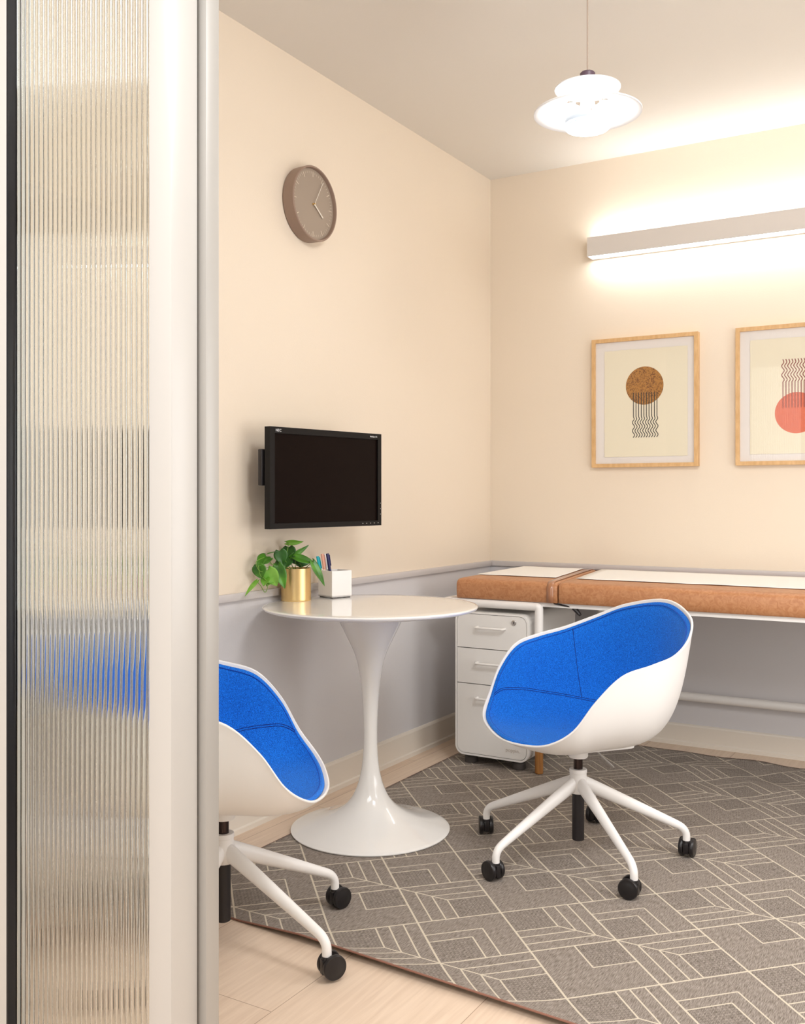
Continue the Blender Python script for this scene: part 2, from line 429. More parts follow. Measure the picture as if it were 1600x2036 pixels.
# baseboards with a shoe strip, and the chair rail
def baseboard(name, a, b, along, top=.109):
    bm = NB()
    prof = [(0, 0), (.019, 0), (.019, .016), (.013, .020), (.013, top-.009), (.010, top-.003), (0, top)]
    rings = []
    for s in (a, b):
        rings.append([bm.verts.new((d, s, z) if along == 'y' else (s, -d, z)) for d, z in prof])
    n = len(prof)
    for i in range(n): bm.faces.new((rings[0][i], rings[0][(i+1) % n], rings[1][(i+1) % n], rings[1][i]))
    bm.faces.new(rings[0]); bm.faces.new(rings[1][::-1])
    return struct(name, bm, M['base'], angle=25)
baseboard('baseboard_left', -3.12, 0, 'y')
baseboard('baseboard_back', 0.019, XR, 'x', .094)
struct('trim_1', B(0, .014, -3.12, 0, .764, .789), M['rail'], bevel=.0015)
struct('trim_2', B(.014, XR, -.014, 0, .764, .789), M['rail'], bevel=.0015)

# ------------------------------------------------------------------ ribbed glass sidelight and the door jamb
win = bpy.data.objects.new('window_1', None); link(win); win['kind'] = 'structure'; win.location = (.76, -3.22, 0)
def wl(o): o.location = (o.location[0]-.76, o.location[1]+3.22, o.location[2]); return o
def wobj(name, bm, m, **k): return wl(obj(name, bm, m, parent=win, **k))
wobj('stile', B(.955, 1.0045, -3.257, -3.196, 0, 2.36), M['frame'], bevel=.0015)
wobj('stile', B(.500, .5985, -3.257, -3.196, 0, 2.36), M['frame'], bevel=.0015)
wobj('gasket', B(.5985, .6015, -3.2562, -3.2300, 0, 2.34), M['gasket'], smooth=False)
wobj('top_rail', B(.5985, .955, -3.257, -3.196, 2.30, 2.36), M['frame'])
bm = NB()                                              # pane: flat outside, round reeds on the room side
NR = 29; x0, x1 = .6015, .955; pit = (x1-x0)/NR; prof = []
for i in range(NR):
    for k in range(8):
        a = PI*k/8; s = (1-math.cos(a))/2
        prof.append((x0+pit*(i+s), -3.2325+.0028*math.sin(a)))
prof.append((x1, -3.2325))
out = [(x0, -3.2385)] + [(x1, -3.2385)] + prof[::-1]
poly_prism(bm, out, 0.0, 2.31)
wobj('ribbed_pane', bm, M['ribbed'], angle=50)
bm = NB(); box(bm, .955, 1.018, -3.1895, -3.158, 0, 2.36)
struct('trim_3', bm, M['jamb'], bevel=.001)
bm = NB(); box(bm, .50, .955, -3.190, -3.158, 2.32, 2.38); box(bm, 1.018, 2.05, -3.257, -3.12, 2.36, 2.38); box(bm, 2.05, 2.09, -3.257, -3.12, 0, 2.38)
struct('trim_4', bm, M['jamb'])

# ------------------------------------------------------------------ rug
def rug():
    bm = NB(); uvl = bm.loops.layers.uv.new('UVMap')
    nx, ny = 150, 130; g = []
    for i in range(nx+1):
        row = []
        for j in range(ny+1):
            x = .165 + 2.40*i/nx
            ff = j/ny
            yf = -2.418-.062*(x-.165); yb = -.095-.062*(x-.165)
            # denser rows near the front edge
            t = ff**1.25; y = yf+(yb-yf)*t
            z = .0045
            far = max(0, min(1, (y+1.1)/.7)) * max(0, min(1, (x-.75)/.4)) * max(0, min(1, (1.95-x)/.25))
            z += far*.011*(noise.noise(Vector((x*5.0, y*6.5, 3)))+.45)
            d = (y-yf)
            lift = max(0, 1-d/.13)**2 * .015 * max(0, min(1, (x-.45)/.2))
            z += max(0, lift)
            row.append((bm.verts.new((x, y, max(z, .0042))), x, y))
        g.append(row)
    for i in range(nx):
        for j in range(ny):
            q = (g[i][j], g[i+1][j], g[i+1][j+1], g[i][j+1])
            f = bm.faces.new([k[0] for k in q]); f.smooth = True
            for lp, k in zip(f.loops, q): lp[uvl].uv = (k[1], k[2])
    border = [g[i][0][0].co.copy() for i in range(nx+1)] + [g[nx][j][0].co.copy() for j in range(1, ny+1)] + [g[i][ny][0].co.copy() for i in range(nx-1, -1, -1)] + [g[0][j][0].co.copy() for j in range(ny-1, 0, -1)]
    me = bpy.data.meshes.new('rug'); bm.to_mesh(me); bm.free(); me.materials.append(M['rug'])
    o = bpy.data.objects.new('rug', me); link(o)
    props(o, 'taupe flatweave rug with cream geometric line pattern under both chairs', 'rug')
    md = o.modifiers.new('thickness', 'SOLIDIFY'); md.thickness = .0036; md.offset = -1
    b2 = NB(); tube(b2, [(p.x, p.y, max(p.z-.0020, .0023)) for p in border], (.0026, .0023), seg=8, closed=True)
    obj('binding', b2, M['binding'], parent=o)
rug()

# ------------------------------------------------------------------ swivel tub chairs
RIM = [(0.0,0.256,0.384),(0.127,0.243,0.393),(0.2156,0.2165,0.412),(0.2722,0.1715,0.4575),(0.3042,0.1205,0.539),(0.3235,0.0505,0.6075),(0.332,-0.038,0.634),(0.3151,-0.1255,0.656),(0.26,-0.212,0.697),(0.169,-0.277,0.743),(0.0,-0.313,0.772)]
RP = [Vector(p) for p in RIM] + [Vector((-p[0], p[1], p[2])) for p in RIM[1:-1][::-1]]
def rim(s):
    N = len(RP); i = int(math.floor(s)); t = s-i
    p0, p1, p2, p3 = RP[(i-1) % N], RP[i % N], RP[(i+1) % N], RP[(i+2) % N]
    return .5*((2*p1)+(-p0+p2)*t+(2*p0-5*p1+4*p2-p3)*t*t+(-p0+3*p1-3*p2+p3)*t**3)
def S(s, v):
    r = rim(s); ff = .86*(1-(1-v)**2.6)+.14*v**3; g = v**2.45
    cx, cy = 0, -.03
    return Vector((cx+(r.x-cx)*ff, cy+(r.y-cy)*ff, .362+(r.z-.362)*g))
def SN(s, v):
    e = .01; v = max(.03, min(v, .985))
    a = S(s+e, v)-S(s-e, v); b = S(s, v+e)-S(s, v-e)
    n = b.cross(a) if False else a.cross(b)
    n.normalize()
    c = Vector((0, -.03, .70))-S(s, v)
    return n if n.dot(c) > 0 else -n
def VEND(s, gap=.0065):
    return 1-gap/((S(s, 1)-S(s, .99)).length/.01)
def shell_grid(bm, vs, off, ns=120, lim=None):
    rows = []
    c = bm.verts.new(Vector((0, -.03, .362)) + Vector((0, 0, off(0))))
    for v in vs:
        rows.append([bm.verts.new(S(20*i/ns, v*(lim(20*i/ns) if lim else 1))+SN(20*i/ns, v*(lim(20*i/ns) if lim else 1))*off(v)) for i in range(ns)])
    for i in range(ns): bm.faces.new((c, rows[0][i], rows[0][(i+1) % ns]))
    for A, Bq in zip(rows, rows[1:]):
        for i in range(ns): bm.faces.new((A[i], Bq[i], Bq[(i+1) % ns], A[(i+1) % ns]))
    return rows
def make_chair():
    t = thing('swivel_chair', 'blue upholstered tub chair in front of the filing cabinet, whole in view', 'chair')
    # shell: outer skin, inner skin and a rounded lip
    bm = NB(); vs = [k/26 for k in range(1, 27)]
    r1 = shell_grid(bm, vs, lambda v: -.007); r2 = shell_grid(bm, vs, lambda v: -.001)
    ns = 120; lip = []
    for k in range(1, 5):
        a = PI*k/5
        lip.append([bm.verts.new((r2[-1][i].co+r1[-1][i].co)/2 + (r2[-1][i].co-r1[-1][i].co)/2*math.cos(a)*1.35 + ((S(20*i/ns, 1)-S(20*i/ns, .97)).normalized())*.005*math.sin(a)) for i in range(ns)])
    seq = [r2[-1]]+lip+[r1[-1]]
    for A, Bq in zip(seq, seq[1:]):
        for i in range(ns): bm.faces.new((A[i], Bq[i], Bq[(i+1) % ns], A[(i+1) % ns]))
    obj('shell', bm, M['white'], t, angle=60)
    # upholstery pad
    bm = NB(); vs = [k/30 for k in range(1, 29)]+[.955, .975, .99, 1.0]
    def off(v):
        q = max(0, (v-.965)/.035); return .0100*math.sqrt(max(0, 1-q*q)) + .0004
    shell_grid(bm, vs, off, ns=140, lim=VEND)
    pad = obj('upholstery', bm, M['fabric'], t, angle=75)
    bm = NB(); tube(bm, [S(20*i/160, VEND(20*i/160, .0160))+SN(20*i/160, VEND(20*i/160, .0160))*.0101 for i in range(160)], .0013, seg=6, closed=True)
    obj('piping', bm, M['piping'], pad)
    def seam_path(keys, n=60):
        out = []
        for i in range(n+1):
            s = keys[0][0]+(keys[-1][0]-keys[0][0])*i/n
            for (s0, v0), (s1, v1) in zip(keys, keys[1:]):
                if s0 <= s <= s1:
                    q = (s-s0)/(s1-s0); q = q*q*(3-2*q) if False else q
                    out.append((s, v0+(v1-v0)*q)); break
        for _ in range(6):
            out = [out[0]]+[(b[0], (a[1]+b[1]*2+c[1])/4) for a, b, c in zip(out, out[1:], out[2:])]+[out[-1]]
        return out
    bm = NB()
    hk = [(3.1, VEND(3.1, .016)), (3.5, .90), (4, .80), (4.5, .73), (5, .68), (6, .61), (7, .56), (8, .49), (10, .455)]; hk += [(20-a, b) for a, b in hk[:-1][::-1]]
    for d in (-.006, .012):
        tube(bm, [S(s, v+d)+SN(s, v+d)*.0103 for s, v in seam_path(hk)], .0011, seg=6)
    for sv in (7.3, 12.7):
        tube(bm, [S(sv+(.25 if sv < 10 else -.25)*(1-q), (.535+(VEND(7.3, .014)-.535)*q))+SN(sv, (.535+(VEND(7.3, .014)-.535)*q))*.0103 for q in [k/24 for k in range(25)]], .0011, seg=6)
    obj('seam', bm, M['seam'], pad)
    # underside plate, collar, lift
    bm = NB(); poly_prism(bm, rrect(-.105, .105, -.145, .085, .03), .3440, .3585)
    obj('mounting_plate', bm, M['white'], t, bevel=.002)
    bm = NB(); lathe(bm, [(0, .3445), (.030, .3445), (.030, .309), (.0275, .3045), (0, .3045)], 40)
    obj('collar', bm, M['white'], t)
    bm = NB(); lathe(bm, [(0, .3045), (.0138, .3045), (.0138, .268), (0, .268)], 32)
    obj('gas_lift', bm, M['steel'], t)
    bm = NB()
    tube(bm, [(.008, -.030, .340), (.011, -.060, .325), (.018, -.100, .288), (.0225, -.136, .256)], [(.004, .003), (.004, .003), (.0055, .0025), (.008, .003)], seg=12)
    obj('height_lever', bm, M['lever'], t)
    # base: hub, five arms with their castors, the lower tube
    bm = NB(); lathe(bm, [(.0142, .262), (.0142, .2695), (.0255, .2695), (.0268, .267), (.0268, .2585), (.0255, .2575), (.0255, .250), (.029, .235), (.031, .215), (.026, .197), (.018, .195)], 48)
    obj('hub', bm, M['coat'], t)
    bm = NB(); lathe(bm, [(0, .197), (.0185, .197), (.0185, .054), (.0165, .052), (0, .052)], 40)
    obj('lower_tube', bm, M['black'], t)
    for k in range(5):
        a = math.radians(30+72*k-140.5)      # base angle in the room less the seat's turn
        d = Vector((math.cos(a), math.sin(a), 0))
        pts = []; rr = []
        for q in [i/14 for i in range(15)]:
            r = .012+(.300-.012)*q; z = .228-(.228-.1005)*q**1.02
            pts.append(d*r+Vector((0, 0, z))); rr.append((.0165-.0055*q, .0225*(1-q)**1.0+.0125*q if q > .06 else .022))
        c0 = d*.300+Vector((0, 0, .1005)); c1 = d*.331+Vector((0, 0, .0875)); c2 = d*.330+Vector((0, 0, .060))
        for i in range(1, 9):
            q = i/8; pts.append(c0*(1-q)**2+c1*2*q*(1-q)+c2*q*q); rr.append((.0112, .0122-.001*q))
        pts.append(d*.330+Vector((0, 0, .049))); rr.append((.0112, .0112))
        bm = NB(); tube(bm, pts, rr, seg=20)
        obj('leg', bm, M['coat'], t)
        cst = NB(); box(cst, -.008, .008, -.014, .022, .012, .046); lathe(cst, [(0, .052), (.0125, .052), (.0125, .036), (0, .036)], 20)
        co = obj('castor', cst, M['wheel'], t, loc=tuple(d*.330), bevel=.0015)
        for sx in (-1, 1):
            wb = NB(); x0 = sx*.0095; x1 = sx*.0225
            lathe(wb, [(0, 0), (.0265, 0), (.0283, .003), (.0283, .010), (.0265, .0128), (.018, .0128), (.016, .0135), (0, .0135)], 40)
            w = obj('wheel', wb, M['wheel'], co, loc=(x0, .012, .0283), rot=(0, sx*PI/2, 0), angle=40)
    return t
def aim_castors(t, angs):
    k = 0
    for ch in sorted([c for c in t.children if c.name.split('.')[0] == 'castor'], key=lambda c: math.atan2(c.location.y, c.location.x)):
        pass
    cs = [c for c in t.children if c.name.split('.')[0] == 'castor']
    cs.sort(key=lambda c: c.name)
    for c, a in zip(cs, angs): c.rotation_euler = (0, 0, math.radians(a)-t.rotation_euler.z)
chair1 = make_chair(); chair2 = copy_tree(chair1)
chair1['group'] = chair2['group'] = 'blue tub chairs on castors'
chair1.location = (1.047, -1.555, .0050); chair1.rotation_euler = (0, 0, math.radians(140.5))
# order of legs: 30, 102, 174, 246, 318 degrees. angle = direction the axle's normal (trail) leans
aim_castors(chair1, [2, 0, 32, 66, 92])
chair2['label'] = 'blue upholstered tub chair partly hidden behind the door frame, left of the round table'
chair2.location = (.500, -2.553, .005); chair2.rotation_euler = (0, 0, math.radians(-56.4))
# this chair's base stands turned differently below its seat
rot2 = math.radians(-4-30) - math.radians(-56.4-140.5)
for c in chair2.children:
    n = c.name.split('.')[0]
    if n == 'leg': c.rotation_euler = (0, 0, rot2)
    if n == 'castor': c.location = Matrix.Rotation(rot2, 4, 'Z') @ c.location
aim_castors(chair2, [-30, -18, 40, 10, 30])

# ------------------------------------------------------------------ pedestal table
tb = thing('pedestal_table', 'round white tulip pedestal table holding the gold plant pot', 'table', (.363, -1.665, 0))
bm = NB(); lathe(bm, [(0, .7475), (.30, .7475), (.345, .7472), (.3535, .7462), (.356, .7435), (.355, .739), (.345, .7335), (.31, .7275), (.25, .7235), (0, .7235)], 128)
obj('table_top', bm, M['gloss'], tb, angle=50)
bm = NB()
prof = [(0, .7235), (.118, .7235), (.107, .70), (.089, .662), (.068, .62), (.052, .583), (.0405, .54), (.0315, .48), (.0262, .42), (.0233, .36), (.0226, .30), (.0247, .25), (.0290, .21), (.0345, .18), (.043, .15), (.0575, .117), (.073, .095), (.088, .080), (.115, .062), (.150, .045), (.192, .030), (.232, .019), (.256, .0125), (.263, .0095), (.2625, .0065), (.255, .0052), (0, .0052)]
def smooth_prof(p, n=4):
    out = []
    for i in range(len(p)-1):
        p0 = p[max(i-1, 0)]; p1 = p[i]; p2 = p[i+1]; p3 = p[min(i+2, len(p)-1)]
        for k in range(n):
            t = k/n
            out.append(tuple(.5*((2*p1[j])+(-p0[j]+p2[j])*t+(2*p0[j]-5*p1[j]+4*p2[j]-p3[j])*t*t+(-p0[j]+3*p1[j]-3*p2[j]+p3[j])*t**3) for j in (0, 1)))
    return out+[p[-1]]
lathe(bm, prof[:1]+smooth_prof(prof[1:23])+prof[23:], 128)
obj('pedestal', bm, M['gloss'], tb, angle=50)

# ------------------------------------------------------------------ potted plant
pot = thing('potted_plant', 'heart-leaved green plant in a gold metal pot on the round table', 'plant', (.069, -1.682, .7475))
bm = NB(); lathe(bm, [(0, .002), (.049, .002), (.0505, 0), (.052, .003), (.0515, .006), (.0515, .112), (.0498, .112), (.0492, .100), (0, .100)], 96)
obj('pot', bm, M['brass'], pot, angle=40)
bm = NB(); lathe(bm, [(.0488, .101), (.03, .104), (.015, .106), (0, .107)], 32); obj('soil', bm, M['soil'], pot)
Fv = Vector((-math.sin(YAW), math.cos(YAW), 0)); Rv = Vector((math.cos(YAW), math.sin(YAW), 0)); Cv = Vector((2.141, -4.435, H_CAM))
def leaf_pt(zx, zy, dep):
    """where a leaf point sits near the pot, at its own distance"""
    px = 480+zx/6.667; py = 1060+zy/6.667; z = 3.43+dep
    z = min(z, (2.141-.040)/(.5127-(px-800)/1971*.8586) + dep*.6)      # keeps clear of the wall
    return Cv + Fv*z + Rv*((px-800)/1971*z) + Vector((0, 0, -(py-985)/1971*z)) - Vector((.069, -1.682, .7475))
def leaf(base, tip, width, m, normal=None, curl=.25, fold=.25, roll=0.0):
    base = Vector(base); tip = Vector(tip); ax = tip-base; Lh = ax.length; ax.normalize()
    nrm = Vector(normal) if normal else -Fv+Vector((0, 0, .35))
    side = ax.cross(nrm).normalized(); nrm = side.cross(ax).normalized()
    if roll: 
        q = Matrix.Rotation(roll, 3, ax); side = q @ side; nrm = q @ nrm
    bm = NB(); n = 14; mseg = 4; rows = []
    for i in range(n+1):
        t = i/n
        wv = (math.sin(PI*min(1, t**.62))**.8)*(1-t*.25)*1.06 if 0 < t < 1 else .0
        row = []
        for k in range(-mseg, mseg+1):
            q = k/mseg
            back = -.16*Lh*(abs(q)**1.2)*max(0, 1-t*3.2)*(1 if width > .45*0 else 0)
            along = t*Lh + back
            off = -curl*Lh*(t**2)*.55 + fold*abs(q)*width*.5*wv - .05*width*math.sin(6*t)*abs(q)
            row.append(bm.verts.new(base + ax*along + side*(q*width*.5*wv if i > 0 else q*width*.22) + nrm*off))
        rows.append(row)
    for A, Bq in zip(rows, rows[1:]):
        for k in range(2*mseg): bm.faces.new((A[k], A[k+1], Bq[k+1], Bq[k]))
    o = obj('leaf', bm, m, pot, angle=80)
    md = o.modifiers.new('thickness', 'SOLIDIFY'); md.thickness = .0006
    return o
U = 3.43/1971/6.667
LV = [  # base x,y tip x,y width(zoomed px) depth base, depth tip, material, roll
    (600, 125, 825, 118, 80, -.01, .00, 'youngleaf', .9),
    (625, 185, 640, 345, 170, .02, .02, 'darkleaf', .1),
    (645, 325, 905, 160, 75, .015, .04, 'leaf', .75),
    (520, 245, 325, 262, 70, .01, -.01, 'leaf', .9),
    (505, 235, 548, 418, 165, -.03, -.045, 'darkleaf', -.15),
    (640, 345, 560, 478, 115, -.01, -.03, 'darkleaf', .2),
    (330, 310, 205, 440, 150, -.01, -.03, 'leaf', -.1),
    (385, 330, 285, 405, 75, -.04, -.05, 'leaf', .2),
    (225, 430, 265, 610, 165, -.02, -.04, 'leaf', .15),
    (345, 490, 478, 705, 180, -.05, -.07, 'youngleaf', 0),
    (480, 430, 576, 740, 150, -.06, -.075, 'leaf', -.1),
    (330, 590, 290, 700, 120, -.03, -.04, 'youngleaf', .2),
    (400, 620, 330, 700, 100, -.025, -.035, 'youngleaf', .2),
    (205, 635, 42, 825, 62, -.03, -.05, 'youngleaf', .3),
    (715, 315, 985, 400, 105, -.02, -.03, 'leaf', -.25),
    (945, 385, 1108, 698, 95, -.03, -.045, 'leaf', -.35),
    (745, 400, 930, 385, 90, .01, .02, 'darkleaf', .4),
    (530, 380, 440, 430, 95, .0, -.01, 'darkleaf', .1),
    (670, 330, 750, 420, 80, .0, .0, 'darkleaf', .2),
    (770, 400, 830, 440, 80, .02, .02, 'youngleaf', .6),
]
for bx_, by_, tx_, ty_, w_, d0, d1, mm, rl in LV:
    leaf(leaf_pt(bx_, by_, d0), leaf_pt(tx_, ty_, d1), w_*U*1.15, M[mm], roll=rl, curl=.12)
ST = [
    [(716, 480, 0), (712, 400, -.01), (722, 345, -.015), (715, 318, -.02)],
    [(660, 475, 0), (600, 400, .0), (598, 300, -.01), (622, 150, -.01), (605, 128, -.01)],
    [(700, 475, 0), (665, 420, .0), (640, 345, -.01)],
    [(690, 475, .01), (660, 400, .02), (650, 325, .015)],
    [(850, 465, 0), (890, 425, -.02), (945, 385, -.03)],
    [(800, 470, .01), (790, 430, .01), (760, 400, .01)],
    [(650, 475, 0), (560, 330, -.02), (510, 240, -.03)],
    [(640, 478, -.01), (520, 420, -.05), (480, 428, -.06)],
    [(640, 478, 0), (450, 440, -.03), (385, 392, -.035), (352, 330, -.02), (330, 312, -.01)],
    [(440, 440, -.03), (300, 470, -.05), (345, 492, -.05)],
    [(300, 320, -.03), (195, 380, -.05), (222, 480, -.05), (270, 510, -.05), (345, 492, -.05)],
    [(222, 430, -.045), (250, 560, -.045), (300, 600, -.04), (330, 640, -.04)],
    [(330, 640, -.04), (345, 710, -.04), (312, 785, -.04), (255, 700, -.035), (205, 640, -.03)],
    [(600, 400, .0), (560, 380, .0), (520, 250, .01)],
]
for st in ST:
    p = [leaf_pt(*q) for q in st]
    fine = []
    for i in range(len(p)-1):
        p0 = p[max(i-1, 0)]; p1 = p[i]; p2 = p[i+1]; p3 = p[min(i+2, len(p)-1)]
        for k in range(6):
            t = k/6; fine.append(.5*((2*p1)+(-p0+p2)*t+(2*p0-5*p1+4*p2-p3)*t*t+(-p0+3*p1-3*p2+p3)*t**3))
    fine.append(p[-1])
    bm = NB(); tube(bm, fine, .0012, seg=8); obj('stem', bm, M['stem'], pot)

# ------------------------------------------------------------------ pen holder and pens
HR = math.atan2(.939, .345)      # direction of its right-hand face
hold = thing('pen_holder', 'square white desktop pen holder right of the gold pot', 'pen holder', (.118, -1.518, .7475), HR)
bm = NB(); s = .0425
box(bm, -s, s, -s, s, .003, .008)
for a in ((-s, s, -s, -s+.004), (-s, s, s-.004, s), (-s, -s+.004, -s+.004, s-.004), (s-.004, s, -s+.004, s-.004)): box(bm, *a, .003, .096)
obj('body', bm, M['holder'], hold, smooth=False)
for cx in (-1, 1):
    for cy in (-1, 1): obj('foot_pad', B(cx*.028-.010, cx*.028+.010, cy*.032-.008, cy*.032+.008, 0, .0032), M['dgrey'], hold, smooth=False)
def pen(px0, py0, px1, py1, dep, m, label, clip):
    def P3(px, py): return Cv + Fv*dep + Rv*((px-800)/1971*dep) + Vector((0, 0, -(py-985)/1971*dep))
    top = P3(px0, py0); low = P3(px1, py1); d = (low-top).normalized()
    zb = .7475+.0095; L = (top.z-zb)/-d.z; base = top+d*L
    root = thing('pen', label, 'pen', tuple(base), 0, 'pens standing in the white holder')
    ax = (top-base); Lp = ax.length
    root.rotation_mode = 'QUATERNION'; root.rotation_quaternion = ax.to_track_quat('Z', 'Y')
    bm = NB(); lathe(bm, [(0, 0), (.002, .001), (.0046, .018), (.0048, Lp*.55), (.0048, Lp*.55)], 20); obj('barrel', bm, m, root)
    bm = NB(); lathe(bm, [(.0048, Lp*.55), (.0056, Lp*.55), (.0056, Lp-.0015), (.005, Lp), (0, Lp)], 24); obj('cap', bm, m, root)
    bm = NB(); box(bm, -.0014, .0014, .0055, .0082, Lp-.045, Lp-.006); box(bm, -.0014, .0014, .003, .0082, Lp-.008, Lp-.005)
    obj('clip', bm, m, root)
    return root
pen(631.0, 1106, 637.5, 1138, 3.575, M['teal'], 'turquoise pen, leftmost and lowest of the pens in the white holder', 1)
pen(640.5, 1101, 645.5, 1138, 3.566, M['peach'], 'pale pink pen between the turquoise and navy pens', 1)
pen(645.3, 1101, 650.5, 1138, 3.592, M['penwhite'], 'white pen half hidden behind the pale pink pen', 1)
pen(650.5, 1100.5, 656.0, 1138, 3.560, M['navy'], 'dark navy pen, rightmost of the pens in the white holder', 1)

# ------------------------------------------------------------------ wall monitor
Lm = Vector((.121, -1.891, 1.0)); Rm = Vector((.204, -1.343, 1.0))
Wm = (Rm-Lm).length; mang = math.atan2((Rm-Lm).y, (Rm-Lm).x)
mon = thing('wall_monitor', 'black flat monitor mounted on the left wall above the plant', 'monitor', tuple((Lm+Rm)/2), mang)
# local: x along its width, -y towards the room (viewer), z up
Hm = .335; h2 = Wm/2
bm = NB(); 
for a in ((-h2, h2, 0, .018), (-h2, h2, Hm-.021, Hm), (-h2, -h2+.021, .018, Hm-.021), (h2-.019, h2, .018, Hm-.021)): box(bm, a[0], a[1], 0, .026, a[2], a[3])
obj('bezel', bm, M['bezel'], mon, smooth=False)
obj('screen', B(-h2+.021, h2-.019, .006, .024, .018, Hm-.021), M['screen'], mon, smooth=False)
bm = NB(); box(bm, -h2+.04, h2-.04, .026, .052, .04, Hm-.04); obj('rear_housing', bm, M['black'], mon, bevel=.008)
bm = NB(); box(bm, -h2-.006, -h2+.05, .034, .052, .142, .262); obj('rear_module', bm, M['black'], mon, bevel=.003)
bm = NB(); box(bm, -.06, .06, .052, .062, .10, .22)
tube(bm, [(0, .058, .16), (.02, .105, .16)], .014)
obj('mount_arm', bm, M['black'], mon)
bm = NB(); 
Minv = Matrix.Rotation(-mang, 4, 'Z') @ Matrix.Translation(-(Lm+Rm)/2)
box(bm, .0005, .035, -1.69, -1.56, 1.10, 1.23, Minv); obj('wall_plate', bm, M['black'], mon, bevel=.002)
text_obj('maker_badge', 'NEC', .0125, M['text'], mon, (-h2+.024, -.0006, Hm-.0155), (PI/2, 0, 0), spacing=1.1)
text_obj('model_badge', 'MultiSync EA', .0075, M['text'], mon, (h2-.064, -.0006, Hm-.0135), (PI/2, 0, 0))
for k in range(5): obj('button', B(h2-.105+k*.021, h2-.100+k*.021, -.0008, .001, .0085, .0105), M['lever'], mon, smooth=False)
for k in range(3): obj('button', B(h2-.006, h2-.0045, -.0008, .001, .04+k*.02, .043+k*.02), M['lever'], mon, smooth=False)

# ------------------------------------------------------------------ wall clock
ck = thing('wall_clock', 'round taupe wall clock with slim pale hands high on the left wall', 'clock', (0, -1.54, 2.157), PI/2)
# local: -y to the room; x to the right seen from the room; z up.  rz=90deg: local x -> world y, local y -> world -x
def disc(bm, prof, seg=96): lathe(bm, prof, seg); bmesh.ops.transform(bm, matrix=XZ, verts=bm.verts); return bm
bm = NB(); disc(bm, [(0, .0005), (.127, .0005), (.1325, .004), (.1335, .048), (.1315, .0505), (.1275, .0505), (.1265, .048), (.1260, .036), (0, .036)])
obj('case', bm, M['clock'], ck, angle=30)
bm = NB(); disc(bm, [(0, .0362), (.1258, .0362), (.1258, .0372), (0, .0372)]); obj('dial', bm, M['dial'], ck)
bm = NB()
for k in range(60):
    a = math.radians(6*k); big = k % 5 == 0
    r1 = .117; r0 = .098 if big else .108; w = .0009 if big else .00035
    mt = Matrix.Rotation(a, 4, 'Y'); box(bm, -w, w, -.0378, -.0370, r0, r1, mt)
obj('minute_marks', bm, M['tick'], ck, smooth=False)
bm = NB(); box(bm, -.0010, .0010, -.0462, -.0452, -.008, .103, Matrix.Rotation(math.radians(30), 4, 'Y')); obj('minute_hand', bm, M['hand'], ck, smooth=False)
bm = NB(); box(bm, -.0026, .0026, -.0442, -.0432, .0, .066, Matrix.Rotation(math.radians(126), 4, 'Y')); obj('hour_hand', bm, M['hand'], ck, smooth=False)
bm = NB(); disc(bm, [(0, .0372), (.004, .0372), (.004, .041), (.0025, .041), (.0025, .048), (0, .048)], 20); obj('spindle', bm, M['brass'], ck)

# ------------------------------------------------------------------ filing cabinet
cb = thing('filing_cabinet', 'white three-drawer filing cabinet tucked under the examination bed', 'cabinet', (.389, -.545, 0))
X0, X1, Z0, Z1 = -.164, .163, .044, .633; YB, YFc = .256, -.255
bm = NB()
outer = rrect(X0, X1, Z0, Z1, .038, 10); inner = rrect(X0+.0075, X1-.0075, Z0+.0075, Z1-.0075, .031, 10)
def ring_prism(bm, o_, i_, ya, yb):
    n = len(o_); A = [bm.verts.new((x, ya, z)) for x, z in o_]; Bq = [bm.verts.new((x, yb, z)) for x, z in o_]
    C_ = [bm.verts.new((x, ya, z)) for x, z in i_]; D = [bm.verts.new((x, yb, z)) for x, z in i_]
    for i in range(n):
        j = (i+1) % n
        bm.faces.new((A[i], A[j], Bq[j], Bq[i])); bm.faces.new((C_[i], D[i], D[j], C_[j]))
        bm.faces.new((A[i], C_[i], C_[j], A[j])); bm.faces.new((Bq[i], Bq[j], D[j], D[i]))
ring_prism(bm, outer, inner, YFc, YB)
box(bm, X0+.02, X1-.02, YB-.01, YB-.004, Z0+.02, Z1-.02)
obj('body', bm, M['cab'], cb, angle=30)
# black sheet behind the drawer fronts, puts the shade into the gaps
bm = NB(); box(bm, X0+.012, X1-.012, YFc+.022, YFc+.026, Z0+.012, Z1-.012); obj('gap_shade_sheet', bm, M['black'], cb, smooth=False)
ins = rrect(X0+.0095, X1-.0095, Z0+.0095, Z1-.0095, .029, 10)
def clip_outline(z0, z1):
    pts = []
    for x, z in ins: pts.append((x, min(max(z, z0), z1)))
    out = []
    for p in pts:
        if not out or (abs(out[-1][0]-p[0])+abs(out[-1][1]-p[1])) > 1e-5: out.append(p)
    # straight sides where the corner rounding was cut away
    xs0, xs1 = X0+.0095, X1-.0095
    res = []
    for x, z in out:
        if z in (z0, z1) and not (z0 < Z0+.02 and z == z0) and not (z1 > Z1-.02 and z == z1): x = xs0 if x < 0 else xs1
        if not res or (abs(res[-1][0]-x)+abs(res[-1][1]-z)) > 1e-5: res.append((x, z))
    if (abs(res[0][0]-res[-1][0])+abs(res[0][1]-res[-1][1])) < 1e-5: res.pop()
    return res
